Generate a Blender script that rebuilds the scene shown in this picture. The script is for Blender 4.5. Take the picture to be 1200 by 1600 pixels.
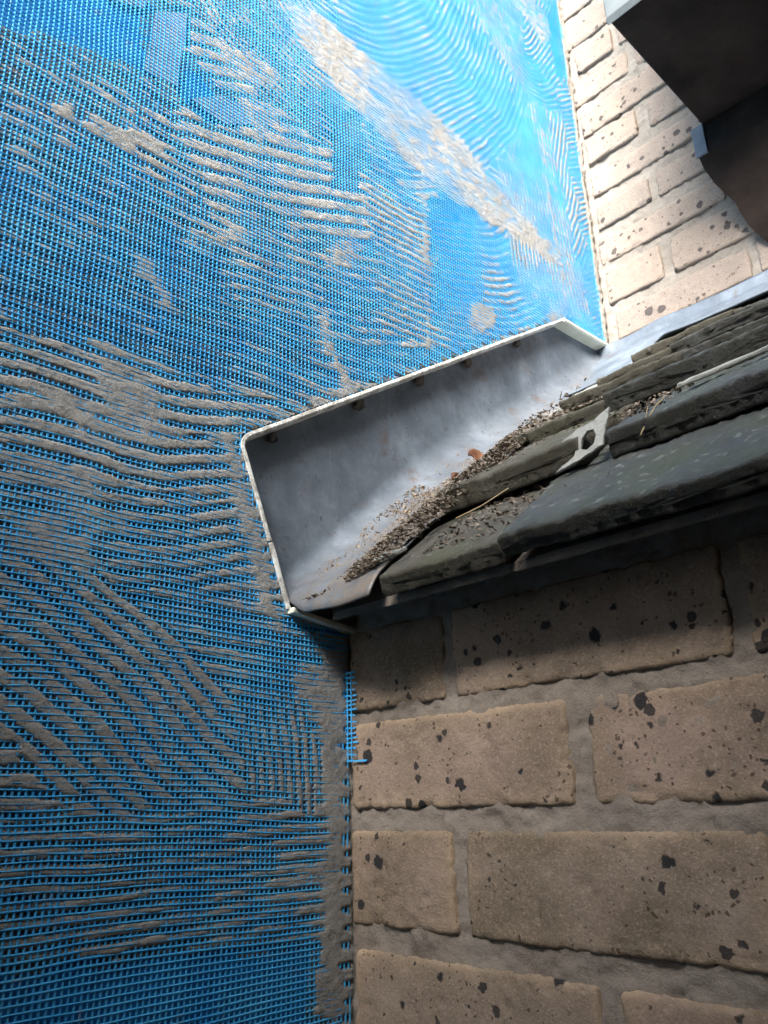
import bpy, bmesh, math, random
import numpy as np
from mathutils import Vector, Matrix, Euler

for o in list(bpy.data.objects):
    bpy.data.objects.remove(o)
scene = bpy.context.scene
COL = scene.collection

# ------------------------------------------------------------------ camera
# axes of the place: blue wall = plane x=0, lower brick wall = plane y=0,
# z = 0 is the photographer's eye height, the ground lies 1.5 m below
cam_d = bpy.data.cameras.new("camera")
cam = bpy.data.objects.new("camera", cam_d)
COL.objects.link(cam)
cam_d.sensor_fit = 'VERTICAL'
cam_d.sensor_height = 24.0
cam_d.sensor_width = 18.0
cam_d.lens = 18.946
cam_d.clip_start = 0.01
cam_d.clip_end = 500
_R = Vector((0.68441137, 0.72856878, -0.0277238))
_U = Vector((0.26417144, -0.21236048, 0.94080629))
_F = Vector((-0.67955465, 0.65122236, 0.33780899))
_m = Matrix((( _R.x, _U.x, -_F.x, 0.50532), (_R.y, _U.y, -_F.y, -0.43499), (_R.z, _U.z, -_F.z, 0.0), (0, 0, 0, 1)))
cam.matrix_world = _m
scene.camera = cam

# ------------------------------------------------------------------ light
SUN_EL, SUN_AZ = math.radians(26.5), math.radians(156)     # azimuth from +y towards +x
world = bpy.data.worlds.new("World")
scene.world = world
world.use_nodes = True
wn = world.node_tree.nodes
wl = world.node_tree.links
for n in list(wn):
    wn.remove(n)
wo = wn.new('ShaderNodeOutputWorld')
wb = wn.new('ShaderNodeBackground')
ws = wn.new('ShaderNodeTexSky')
ws.sky_type = 'NISHITA'
ws.sun_disc = False
ws.sun_elevation = SUN_EL
ws.sun_rotation = SUN_AZ
ws.air_density = 1.0
ws.dust_density = 4.0
ws.ozone_density = 1.0
wb.inputs['Strength'].default_value = 0.05
whs = wn.new('ShaderNodeHueSaturation')          # overcast: the cloud layer whitens the sky
whs.inputs['Saturation'].default_value = 0.35
wl.new(ws.outputs[0], whs.inputs['Color'])
wl.new(whs.outputs[0], wb.inputs[0])
wl.new(wb.outputs[0], wo.inputs[0])
sun_d = bpy.data.lights.new("sun", 'SUN')
sun_d.energy = 1.5
sun_d.angle = math.radians(36)
sun_d.color = (1.0, 0.97, 0.93)
sun = bpy.data.objects.new("sun", sun_d)
COL.objects.link(sun)
_sd = Vector((math.sin(SUN_AZ) * math.cos(SUN_EL), math.cos(SUN_AZ) * math.cos(SUN_EL), math.sin(SUN_EL)))
sun.rotation_euler = _sd.to_track_quat('Z', 'Y').to_euler()
sun.location = _sd * 20
vs = scene.view_settings
vs.view_transform = 'Standard'
vs.look = 'None'
vs.exposure = 3.4
vs.gamma = 1.0
vs.use_curve_mapping = False
scene.render.engine = 'CYCLES'

# ------------------------------------------------------------------ trowel work on the blue wall, (y,z) in metres on the wall
STROKES = [
 ([(-0.325,0.324),(-0.209,0.312),(-0.083,0.3),(0.084,0.324)],0.1,0.0125,-0.22,None),
 ([(-0.335,0.39),(-0.189,0.394),(-0.043,0.402),(0.089,0.426)],0.14,0.013,-0.3,None),
 ([(-0.349,0.493),(-0.225,0.492),(-0.088,0.505),(0.058,0.552)],0.12,0.013,-0.22,None),
 ([(-0.316,0.257),(-0.229,0.264),(-0.137,0.272),(-0.083,0.282)],0.055,0.0125,0.7,None),
 ([(-0.308,0.203),(-0.238,0.212),(-0.172,0.22),(-0.088,0.236)],0.05,0.0125,0.8,None),
 ([(-0.302,0.155),(-0.22,0.167),(-0.148,0.181),(-0.08,0.194)],0.045,0.0115,0.7,None),
 ([(-0.16,0.588),(-0.083,0.613),(0.006,0.649),(0.114,0.698)],0.115,0.015,0.75,None),
 ([(-0.1,0.44),(-0.036,0.453),(0.029,0.468),(0.112,0.498)],0.055,0.0115,0.1,None),
 ([(0.067,0.545),(0.18,0.562),(0.31,0.633),(0.441,0.807),(0.503,1.005)],0.1,0.0092,0.15,None),
 ([(0.323,1.054),(0.336,0.87),(0.356,0.76),(0.372,0.632)],0.09,0.008,0.2,None),
 ([(-0.112,0.83),(-0.054,0.771),(0.027,0.774),(0.11,0.816),(0.2,0.927),(0.271,1.113),(0.321,1.296)],0.14,0.0086,0.1,None),
 ([(0.293,1.186),(0.326,1.082),(0.384,1.05),(0.467,1.169),(0.523,1.366)],0.08,0.0086,0.2,None),
 ([(-0.301,0.126),(-0.259,0.108),(-0.207,0.077),(-0.159,0.041),(-0.113,0.009),(-0.07,-0.013)],0.066,0.0118,0.65,None),
 ([(-0.065,0.057),(-0.056,0.026),(-0.053,-0.01),(-0.055,-0.048)],0.034,0.0085,0.15,None),
 ([(-0.273,-0.049),(-0.157,-0.049),(-0.085,-0.044),(-0.029,-0.039)],0.046,0.0095,0.15,None),
 ([(0.477,1.053),(0.487,0.833),(0.49,0.719),(0.489,0.601)],0.03,0.0075,0.1,(1,0.75)),
]
BARE = [
 ([(-0.352,0.577),(-0.218,0.698),(-0.218,0.585),(-0.303,0.554),(-0.346,0.537)],-3),
 ([(-0.185,0.636),(-0.141,0.612),(-0.152,0.564),(-0.185,0.581)],-3),
 ([(0.135,0.655),(0.227,0.688),(0.215,0.552),(0.142,0.495),(0.131,0.556)],-1.6),
 ([(-0.011,0.687),(0.025,0.704),(0.023,0.599),(-0.012,0.578)],-1),
 ([(-0.27,-0.075),(-0.029,-0.091),(-0.029,-0.158),(-0.264,-0.113)],-3.2),
 ([(0.448,1.196),(0.492,1.277),(0.503,1.099),(0.455,1.077)],-3),
 ([(-0.217,0.658),(-0.181,0.684),(-0.182,0.647),(-0.185,0.586),(-0.221,0.582),(-0.218,0.621)],-4),
 ([(-0.177,0.582),(-0.144,0.613),(-0.091,0.619),(-0.111,0.593),(-0.139,0.576)],-4),
]
SMEARS = [
 ([(-0.075,0.785),(-0.028,0.809),(0.028,0.806),(0.109,0.799),(0.206,0.783),(0.282,0.744),(0.404,0.708),(0.382,0.68),(0.289,0.68),(0.184,0.671),(0.103,0.679),(0.012,0.707),(-0.058,0.742)],1.35),
 ([(0.325,1.133),(0.373,1.141),(0.427,1.117),(0.462,1.162),(0.441,1.204),(0.399,1.211)],0.8),
 ([(-0.158,0.681),(-0.137,0.674),(-0.093,0.7),(-0.069,0.68),(-0.106,0.641),(-0.142,0.634)],0.7),
 ([(-0.131,0.627),(-0.084,0.644),(-0.064,0.614),(-0.104,0.572),(-0.126,0.592)],0.5),
 ([(-0.286,0.502),(-0.272,0.514),(-0.271,0.491),(-0.282,0.49)],1.3),
 ([(-0.266,0.5),(-0.227,0.521),(-0.181,0.52),(-0.222,0.496),(-0.252,0.491)],1.1),
 ([(-0.178,0.439),(-0.159,0.455),(-0.102,0.49),(-0.02,0.518),(-0.101,0.47),(-0.163,0.427)],1),
 ([(-0.214,0.403),(-0.193,0.404),(-0.165,0.364),(-0.189,0.358),(-0.198,0.375),(-0.212,0.377)],1),
 ([(-0.037,0.43),(-0.017,0.442),(-0.013,0.408),(0.006,0.381),(0.027,0.361),(-0.006,0.362),(-0.027,0.392)],1.4),
 ([(-0.06,0.319),(0.002,0.374),(0.039,0.384),(0.06,0.387),(-0.014,0.334),(-0.095,0.284),(-0.109,0.279)],1.3),
 ([(0.194,0.541),(0.239,0.557),(0.244,0.536),(0.197,0.488),(0.179,0.504)],1.3),
 ([(0.326,0.581),(0.364,0.611),(0.407,0.606),(0.341,0.568)],0.8),
 ([(0.29,0.567),(0.308,0.584),(0.323,0.579),(0.299,0.56)],0.5),
 ([(-0.234,0.315),(-0.197,0.314),(-0.179,0.291),(-0.173,0.253),(-0.213,0.248),(-0.238,0.281)],0.5),
 ([(-0.294,0.265),(-0.257,0.274),(-0.229,0.264),(-0.153,0.261),(-0.203,0.242),(-0.267,0.242),(-0.291,0.243)],0.6),
 ([(-0.288,0.222),(-0.264,0.224),(-0.229,0.213),(-0.2,0.204),(-0.222,0.189),(-0.248,0.188),(-0.285,0.192)],0.6),
 ([(-0.283,0.18),(-0.244,0.193),(-0.175,0.195),(-0.198,0.176),(-0.281,0.163)],0.55),
 ([(-0.281,0.163),(-0.259,0.179),(-0.221,0.178),(-0.215,0.151),(-0.228,0.14),(-0.248,0.149),(-0.278,0.139)],1.3),
 ([(-0.239,0.185),(-0.213,0.191),(-0.215,0.168),(-0.237,0.164)],0.5),
 ([(-0.211,0.169),(-0.132,0.179),(-0.115,0.172),(-0.196,0.156)],0.5),
 ([(-0.149,0.305),(-0.137,0.314),(-0.129,0.296),(-0.144,0.278)],0.35),
 ([(-0.133,0.289),(-0.113,0.281),(-0.103,0.248),(-0.086,0.204),(-0.066,0.145),(-0.062,0.123),(-0.048,0.116),(-0.067,0.115),(-0.09,0.137),(-0.104,0.174),(-0.117,0.218),(-0.126,0.248)],1.7),
 ([(-0.035,0.123),(0.002,0.128),(0.001,0.06),(-0.003,-0.021),(-0.006,-0.147),(-0.038,-0.141),(-0.032,-0.083),(-0.028,-0.033),(-0.032,0.035)],1.9),
 ([(-0.06,0.098),(-0.005,0.108),(-0.006,0.08),(-0.032,0.059),(-0.057,0.07)],1.4),
 ([(-0.077,-0.043),(-0.014,-0.036),(-0.008,-0.059),(-0.069,-0.055)],1.3),
 ([(-0.09,-0.059),(-0.014,-0.06),(-0.011,-0.076),(-0.063,-0.068)],1.3),
 ([(-0.236,0.007),(-0.191,-0.001),(-0.142,-0.004),(-0.142,-0.011),(-0.207,-0.008)],0.6),
 ([(-0.258,-0.018),(-0.249,-0.024),(-0.245,-0.072),(-0.251,-0.073)],0.7),
 ([(-0.252,-0.062),(-0.216,-0.069),(-0.23,-0.075),(-0.251,-0.073)],0.5),
 ([(-0.117,-0.07),(-0.1,-0.07),(-0.102,-0.085),(-0.112,-0.078)],0.4),
 ([(0.119,0.689),(0.129,0.696),(0.129,0.572),(0.124,0.441),(0.112,0.435),(0.116,0.565)],1.1),
 ([(0.111,0.563),(0.149,0.586),(0.147,0.555),(0.11,0.542)],0.4),
 ([(-0.012,0.524),(0.022,0.546),(0.03,0.507),(-0.028,0.475)],0.45),
 ([(0.513,0.847),(0.537,0.861),(0.519,0.606),(0.493,0.594),(0.507,0.705)],1.4),
 ([(0.475,1.175),(0.5,1.196),(0.515,0.885),(0.495,0.874),(0.489,1.022)],0.6),
 ([(0.37,0.612),(0.417,0.674),(0.388,0.6)],0.5),
 ([(0.384,0.926),(0.393,0.932),(0.394,0.781),(0.407,0.69),(0.401,0.613),(0.39,0.608),(0.392,0.683),(0.382,0.774)],1.3),
]
PATCHES = [
 [(-0.213,0.657),(-0.183,0.679),(-0.184,0.647),(-0.188,0.588),(-0.219,0.585),(-0.215,0.624)],
 [(-0.174,0.584),(-0.144,0.61),(-0.097,0.615),(-0.111,0.598),(-0.139,0.579)],
 [(-0.254,0.636),(-0.221,0.664),(-0.223,0.651)],
]

# ------------------------------------------------------------------ helpers
rng = np.random.RandomState(7)
random.seed(7)

def vnoise(x, y, seed=0):
    """smooth value noise in [-1,1] on arrays"""
    x = np.asarray(x, float); y = np.asarray(y, float)
    xi = np.floor(x).astype(np.int64); yi = np.floor(y).astype(np.int64)
    fx = x - xi; fy = y - yi
    fx = fx * fx * fx * (fx * (fx * 6 - 15) + 10)
    fy = fy * fy * fy * (fy * (fy * 6 - 15) + 10)
    def h(a, b):
        n = (a * 374761393 + b * 668265263 + seed * 974634777) & 0xffffffff
        n = ((n ^ (n >> 13)) * 1274126177) & 0xffffffff
        n = ((n ^ (n >> 16)) * 2246822519) & 0xffffffff
        return ((n ^ (n >> 15)) & 0xffffff) / float(0x7fffff) - 1.0
    a = h(xi, yi); b = h(xi + 1, yi); c = h(xi, yi + 1); d = h(xi + 1, yi + 1)
    return (a * (1 - fx) + b * fx) * (1 - fy) + (c * (1 - fx) + d * fx) * fy

def fbm(x, y, seed=0, octv=3):
    s = 0; a = 1.0; t = 0
    for k in range(octv):
        s = s + a * vnoise(x * 2 ** k, y * 2 ** k, seed + 17 * k); t += a; a *= 0.5
    return s / t

def sstep(a, b, x):
    t = np.clip((x - a) / (b - a), 0, 1)
    return t * t * (3 - 2 * t)

def mesh_obj(name, verts, faces, mat, parent=None, smooth=False, attr=None):
    me = bpy.data.meshes.new(name)
    verts = np.asarray(verts, np.float32)
    if isinstance(faces, np.ndarray):
        nf, k = faces.shape
        me.vertices.add(len(verts)); me.vertices.foreach_set('co', verts.ravel())
        me.loops.add(nf * k); me.loops.foreach_set('vertex_index', faces.astype(np.int32).ravel())
        me.polygons.add(nf)
        me.polygons.foreach_set('loop_start', np.arange(0, nf * k, k, dtype=np.int32))
        me.polygons.foreach_set('loop_total', np.full(nf, k, np.int32))
        me.update(calc_edges=True)
    else:
        me.from_pydata([tuple(map(float, v)) for v in verts], [], faces)
        me.update()
    if smooth:
        me.polygons.foreach_set('use_smooth', np.ones(len(me.polygons), bool))
    if attr is not None:
        a = me.attributes.new('edge', 'FLOAT', 'POINT')
        a.data.foreach_set('value', np.asarray(attr, np.float32))
    if mat:
        me.materials.append(mat)
    o = bpy.data.objects.new(name, me)
    COL.objects.link(o)
    if parent is not None:
        o.parent = parent
        o.matrix_parent_inverse = parent.matrix_world.inverted()
    return o

def thing(name, label, cat, loc=(0, 0, 0), group=None):
    o = bpy.data.objects.new(name, None)
    o.empty_display_size = 0.05
    COL.objects.link(o)
    o.matrix_world = Matrix.Translation(loc)
    o['label'] = label; o['category'] = cat
    if group: o['group'] = group
    return o

def tag(o, label=None, cat=None, group=None, kind=None):
    if label: o['label'] = label
    if cat: o['category'] = cat
    if group: o['group'] = group
    if kind: o['kind'] = kind
    return o

def boxvf(x0, x1, y0, y1, z0, z1):
    v = [(x0, y0, z0), (x1, y0, z0), (x1, y1, z0), (x0, y1, z0), (x0, y0, z1), (x1, y0, z1), (x1, y1, z1), (x0, y1, z1)]
    f = [(0, 3, 2, 1), (4, 5, 6, 7), (0, 1, 5, 4), (1, 2, 6, 5), (2, 3, 7, 6), (3, 0, 4, 7)]
    return v, f

def grid_faces(nu, nv):
    """faces of an (nu x nv) vertex grid, index = i*nv+j"""
    i, j = np.meshgrid(np.arange(nu - 1), np.arange(nv - 1), indexing='ij')
    a = (i * nv + j).ravel()
    return np.stack([a, a + nv, a + nv + 1, a + 1], 1)

def bevel_obj(o, w=0.002, seg=2):
    m = o.modifiers.new('bevel', 'BEVEL'); m.width = w; m.segments = seg; m.limit_method = 'ANGLE'
    return o

# ------------------------------------------------------------------ materials
class NT:
    def __init__(self, name):
        self.m = bpy.data.materials.new(name); self.m.use_nodes = True
        self.t = self.m.node_tree; self.b = self.t.nodes['Principled BSDF']
    def n(self, ty, **kw):
        nd = self.t.nodes.new(ty)
        for k, v in kw.items():
            if k in nd.inputs.keys() if hasattr(nd.inputs, 'keys') else False:
                nd.inputs[k].default_value = v
            else:
                setattr(nd, k, v)
        return nd
    def l(self, a, b): self.t.links.new(a, b)
    def coord(self, kind='Object', scale=None, rand=False):
        tc = self.n('ShaderNodeTexCoord')
        out = tc.outputs[kind]
        if rand:
            oi = self.n('ShaderNodeObjectInfo')
            va = self.n('ShaderNodeVectorMath', operation='MULTIPLY_ADD')
            cb = self.n('ShaderNodeCombineXYZ')
            for k in range(3): self.l(oi.outputs['Random'], cb.inputs[k])
            self.l(cb.outputs[0], va.inputs[0]); va.inputs[1].default_value = (37, 53, 71); self.l(out, va.inputs[2])
            out = va.outputs[0]
        if scale is not None:
            mp = self.n('ShaderNodeMapping'); mp.inputs['Scale'].default_value = scale
            self.l(out, mp.inputs['Vector']); out = mp.outputs[0]
        return out
    def noise(self, vec, scale, detail=4, rough=0.55):
        nd = self.n('ShaderNodeTexNoise'); nd.inputs['Scale'].default_value = scale
        nd.inputs['Detail'].default_value = detail; nd.inputs['Roughness'].default_value = rough
        self.l(vec, nd.inputs['Vector']); return nd.outputs['Fac']
    def ramp(self, fac, stops, interp='LINEAR'):
        r = self.n('ShaderNodeValToRGB'); r.color_ramp.interpolation = interp
        e = r.color_ramp.elements
        while len(e) < len(stops): e.new(0.5)
        for k, (p, c) in enumerate(stops):
            e[k].position = p
            e[k].color = (c, c, c, 1) if isinstance(c, (int, float)) else (*c, 1)
        self.l(fac, r.inputs[0]); return r.outputs[0]
    def mix(self, fac, a, b, mode='MIX'):
        mx = self.n('ShaderNodeMix', data_type='RGBA', blend_type=mode)
        for s, v in ((mx.inputs[0], fac), (mx.inputs[6], a), (mx.inputs[7], b)):
            if isinstance(v, (int, float)): s.default_value = v
            elif isinstance(v, tuple): s.default_value = (*v, 1)
            else: self.l(v, s)
        return mx.outputs[2]
    def math(self, op, a, b=0.0, clamp=False):
        nd = self.n('ShaderNodeMath', operation=op); nd.use_clamp = clamp
        for s, v in ((nd.inputs[0], a), (nd.inputs[1], b)):
            if isinstance(v, (int, float)): s.default_value = v
            else: self.l(v, s)
        return nd.outputs[0]
    def bump(self, h, strength=0.5, dist=0.001, prev=None):
        b = self.n('ShaderNodeBump'); b.inputs['Strength'].default_value = strength
        b.inputs['Distance'].default_value = dist
        self.l(h, b.inputs['Height'])
        if prev is not None: self.l(prev, b.inputs['Normal'])
        self.l(b.outputs[0], self.b.inputs['Normal']); return b.outputs[0]
    def col(self, c):
        if isinstance(c, tuple): self.b.inputs['Base Color'].default_value = (*c, 1)
        else: self.l(c, self.b.inputs['Base Color'])
    def set(self, rough=0.8, metal=0.0, spec=0.5):
        self.b.inputs['Roughness'].default_value = rough if isinstance(rough, (int, float)) else 0.5
        if not isinstance(rough, (int, float)): self.l(rough, self.b.inputs['Roughness'])
        self.b.inputs['Metallic'].default_value = metal
        self.b.inputs['Specular IOR Level'].default_value = spec

def mat_mortar(name, dark, light, warm=(0.24, 0.19, 0.14), wamt=0.25):
    t = NT(name); v = t.coord()
    c = t.ramp(t.noise(v, 28, 6), [(0.3, dark), (0.7, light)])
    c = t.mix(t.ramp(t.noise(v, 9, 3), [(0.5, 0.0), (0.75, wamt)]), c, warm)
    c = t.mix(t.ramp(t.noise(v, 900, 2), [(0.35, 0.0), (0.75, 0.35)]), c, tuple(1.25 * a for a in light))
    c = t.mix(t.ramp(t.noise(v, 160, 5, .7), [(0.30, 0.55), (0.46, 0.0)]), c, tuple(a * .55 for a in dark))
    t.col(c); t.set(0.92, 0, 0.2)
    p = t.bump(t.noise(v, 300, 5, .7), 0.7, 0.0018)
    t.bump(t.noise(v, 1500, 2), 0.5, 0.0005, p)
    return t.m

def mat_brick(name, cols, rim, olive, spot_amt=1.0):
    t = NT(name); v = t.coord(rand=True)
    oi = t.n('ShaderNodeObjectInfo')
    # per-brick body colour, mottled
    body = t.ramp(oi.outputs['Random'], [(k / (len(cols) - 1), c) for k, c in enumerate(cols)])
    c = t.mix(t.ramp(t.noise(v, 30, 6, 0.65), [(0.3, 0.55), (0.62, 0.0)]), body, tuple(a * 0.70 for a in cols[0]))
    # paler, yellower burnt skin towards the arrises
    at = t.n('ShaderNodeAttribute'); at.attribute_name = 'edge'
    ef = t.math('MULTIPLY', at.outputs['Fac'], t.ramp(t.noise(v, 26, 5, 0.6), [(0.28, 0.15), (0.62, 1.0)]), True)
    c = t.mix(ef, c, rim)
    # grime, more on some bricks than on others
    rnd = t.math('FRACT', t.math('MULTIPLY', oi.outputs['Random'], 7.31))
    gr = t.math('MULTIPLY', t.ramp(t.noise(v, 11, 6, 0.62), [(0.38, 0.0), (0.66, 1.0)]), t.math('MULTIPLY_ADD', rnd, 0.65), True)
    c = t.mix(gr, c, olive)
    # sandy fleck and fine dark pinholes
    c = t.mix(t.ramp(t.noise(v, 520, 4, 0.7), [(0.50, 0.0), (0.78, 0.55)]), c, tuple(min(.7, a * 1.55) for a in cols[1]))
    c = t.mix(t.ramp(t.noise(v, 380, 4, 0.7), [(0.24, 0.6), (0.40, 0.0)]), c, tuple(a * 0.45 for a in cols[0]))
    # dark iron spots, three sizes, ragged edges
    wv = t.n('ShaderNodeVectorMath', operation='MULTIPLY_ADD')
    wn_ = t.n('ShaderNodeTexNoise'); wn_.inputs['Scale'].default_value = 240; wn_.inputs['Detail'].default_value = 4
    t.l(v, wn_.inputs['Vector']); t.l(wn_.outputs['Color'], wv.inputs[0])
    wv.inputs[1].default_value = (0.0055, 0.0055, 0.0055); t.l(v, wv.inputs[2])
    dens = t.ramp(t.noise(v, 16, 2), [(0.34, 0.45), (0.54, 1.0)])
    hole = None
    for sc, frac, rad, colr, am in ((54, 0.44, 0.42, (0.026, 0.026, 0.030), .95), (100, 0.50, 0.44, (0.036, 0.034, 0.035), .9), (290, 0.45, 0.46, (0.075, 0.05, 0.036), .75)):
        vo = t.n('ShaderNodeTexVoronoi'); vo.inputs['Scale'].default_value = sc
        t.l(wv.outputs[0], vo.inputs['Vector'])
        sp = t.n('ShaderNodeSeparateColor'); t.l(vo.outputs['Color'], sp.inputs[0])
        q = t.math('POWER', t.math('MAXIMUM', t.math('MULTIPLY', t.math('SUBTRACT', sp.outputs[0], frac), 1 / (1 - frac)), 0.0), 1.35)
        r = t.math('SUBTRACT', t.math('MULTIPLY', t.math('MULTIPLY', q, rad), dens), .012)
        m = t.math('MULTIPLY', t.math('SUBTRACT', r, vo.outputs['Distance']), 16.0, True)
        c = t.mix(t.math('MULTIPLY', m, am * spot_amt), c, colr)
        hole = m if hole is None else t.math('MAXIMUM', hole, m)
    t.col(c); t.set(0.92, 0, 0.2)
    p = t.bump(t.noise(v, 90, 7, 0.72), 0.6, 0.003)
    p = t.bump(t.noise(v, 600, 4, 0.7), 0.55, 0.0010, p)
    t.bump(t.math('SUBTRACT', 1.0, hole), 0.6, 0.0010, p)
    return t.m

def mat_lead():
    t = NT('weathered_lead'); v = t.coord()
    c = t.ramp(t.noise(v, 16, 7, 0.68), [(0.28, (0.085, 0.105, 0.132)), (0.50, (0.145, 0.175, 0.212)), (0.76, (0.25, 0.295, 0.345))])
    # run-off streaks down the upstand
    vs_ = t.coord(scale=(60, 60, 7))
    c = t.mix(t.ramp(t.noise(vs_, 1.6, 5, 0.6), [(0.56, 0.0), (0.76, 0.3)]), c, (0.085, 0.09, 0.10))
    c = t.mix(t.ramp(t.noise(vs_, 2.7, 4, 0.6), [(0.62, 0.0), (0.76, 0.22)]), c, (0.34, 0.37, 0.42))
    # white bloom specks, rusty brown blotches, black grit
    c = t.mix(t.ramp(t.noise(v, 230, 6, .7), [(0.61, 0.0), (0.76, 0.5)]), c, (0.40, 0.42, 0.45))
    c = t.mix(t.ramp(t.noise(v, 36, 6, .68), [(0.58, 0.0), (0.70, 0.75)]), c, (0.12, 0.088, 0.075))
    c = t.mix(t.ramp(t.noise(v, 150, 4, .65), [(0.64, 0.0), (0.70, 0.85)]), c, (0.07, 0.058, 0.05))
    # buff dust where the sheet flattens towards the roof
    at = t.n('ShaderNodeAttribute'); at.attribute_name = 'edge'
    d = t.math('MULTIPLY', at.outputs['Fac'], t.ramp(t.noise(v, 55, 7, 0.75), [(0.36, 0.0), (0.56, 1.0)]), True)
    c = t.mix(d, c, (0.24, 0.20, 0.165))
    t.col(c); t.set(t.ramp(t.noise(v, 60, 4), [(0.3, 0.40), (0.7, 0.65)]), 0.25, 0.5)
    p = t.bump(t.noise(v, 26, 4), 0.5, 0.005)
    t.bump(t.noise(v, 330, 5, .7), 0.4, 0.0008, p)
    return t.m

def mat_tile(name, base, moss, gloss=0.75, tail=(0.06, 0.055, 0.03)):
    t = NT(name); v = t.coord(rand=True)
    c = t.ramp(t.noise(v, 40, 6, 0.65), [(0.3, tuple(a * 0.55 for a in base)), (0.7, base)])
    c = t.mix(t.ramp(t.noise(v, 18, 5), [(0.45, 0.0), (0.7, 0.8)]), c, moss)
    c = t.mix(t.ramp(t.noise(v, 130, 4), [(0.60, 0.0), (0.68, 0.7)]), c, (0.22, 0.23, 0.21))
    at = t.n('ShaderNodeAttribute'); at.attribute_name = 'edge'
    c = t.mix(t.math('MULTIPLY', at.outputs['Fac'], t.ramp(t.noise(v, 70, 5), [(0.35, 0.55), (0.6, 1.0)])), c, tail)
    t.col(c); t.set(gloss, 0, 0.4)
    p = t.bump(t.noise(v, 170, 7, 0.75), 0.8, 0.003)
    t.bump(t.noise(v, 800, 4, .7), 0.6, 0.0010, p)
    return t.m

def mat_simple(name, c1, c2, scale, rough=0.8, bump=0.3, bscale=300, dist=0.001, metal=0.0, spec=0.4):
    t = NT(name); v = t.coord()
    t.col(t.ramp(t.noise(v, scale, 5, 0.6), [(0.32, c1), (0.68, c2)]))
    t.set(rough, metal, spec)
    t.bump(t.noise(v, bscale, 4), bump, dist)
    return t.m

M_MORT = mat_mortar('adhesive_mortar', (0.235, 0.23, 0.215), (0.36, 0.352, 0.335), wamt=0.12)
M_JOINT = mat_mortar('lower_joint_mortar', (0.21, 0.172, 0.142), (0.31, 0.265, 0.222))
M_JOINT_UP = mat_mortar('upper_joint_mortar', (0.20, 0.176, 0.15), (0.29, 0.262, 0.23), (0.20, 0.155, 0.12))
M_BRICK = mat_brick('buff_brick', [(0.31, 0.225, 0.175), (0.40, 0.29, 0.23), (0.32, 0.25, 0.19), (0.385, 0.30, 0.24)], (0.45, 0.33, 0.22), (0.165, 0.13, 0.088))
M_BRICK_UP = mat_brick('pale_buff_brick', [(0.265, 0.215, 0.185), (0.31, 0.25, 0.21), (0.30, 0.24, 0.19), (0.26, 0.225, 0.20)], (0.32, 0.26, 0.21), (0.225, 0.19, 0.163), 0.8)
M_LEAD = mat_lead()
M_TILE = mat_tile('mossy_concrete_tile', (0.125, 0.115, 0.098), (0.07, 0.078, 0.036), .9, (0.065, 0.058, 0.042))
M_TILE_DK = mat_tile('dark_wet_tile', (0.095, 0.102, 0.102), (0.075, 0.085, 0.05), 0.6, (0.030, 0.028, 0.021))
M_BOARD = mat_simple('blue_board', (0.010, 0.22, 0.60), (0.014, 0.28, 0.70), 14, 0.6, 0.3, 120)
M_PATCH = mat_simple('grey_lavender_tape', (0.15, 0.22, 0.34), (0.30, 0.33, 0.38), 130, 0.8)
M_SHADE_PANEL = mat_simple('shade_panel_brown', (0.05, 0.04, 0.03), (0.09, 0.07, 0.05), 20, 0.9)  # dark brown for the added panel behind the camera
M_STRAW = mat_simple('dry_straw', (0.36, 0.27, 0.14), (0.48, 0.38, 0.22), 60, 0.8)
M_LEAF = mat_simple('dead_leaf', (0.11, 0.045, 0.022), (0.21, 0.095, 0.05), 80, 0.7)
M_LITTER = mat_simple('leaf_litter', (0.045, 0.034, 0.026), (0.33, 0.27, 0.21), 330, 0.95)
M_SAND = mat_simple('buff_sand', (0.09, 0.068, 0.05), (0.36, 0.29, 0.22), 420, 0.95)
M_DIRT = mat_simple('gutter_dirt', (0.07, 0.058, 0.048), (0.19, 0.165, 0.14), 160, 0.95, 0.8, 500, 0.002)
M_FLAKE = mat_mortar('old_grey_mortar', (0.22, 0.225, 0.21), (0.36, 0.365, 0.34), (0.20, 0.21, 0.15))
M_OVER = mat_simple('dark_stained_timber', (0.018, 0.012, 0.010), (0.048, 0.034, 0.026), 14, 0.8, 0.5, 60, 0.004, 0.0, 0.15)
M_OVER2 = mat_simple('brown_stained_timber', (0.014, 0.010, 0.008), (0.040, 0.028, 0.022), 16, 0.8, 0.5, 60, 0.004, 0.0, 0.15)
M_GROUND = mat_simple('dark_paving', (0.05, 0.048, 0.045), (0.09, 0.085, 0.08), 3, 0.9, 0.5, 60, 0.004)

M_SHADE_WALL = mat_simple('shade_wall_grey', (0.05, 0.045, 0.04), (0.09, 0.08, 0.07), 6, 0.95, 0.8, 60, 0.006)

def mat_strand():
    t = NT('blue_glassfibre_mesh'); v = t.coord()
    c = t.ramp(t.noise(v, 30, 3), [(0.3, (0.035, 0.38, 0.84)), (0.7, (0.08, 0.50, 0.90))])
    # strands smeared with render here and there
    c = t.mix(t.ramp(t.noise(v, 75, 5, 0.65), [(0.60, 0.0), (0.74, 0.75)]), c, (0.27, 0.28, 0.28))
    t.col(c); t.set(0.55, 0, 0.4)
    return t.m
M_STRAND = mat_strand()

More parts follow.
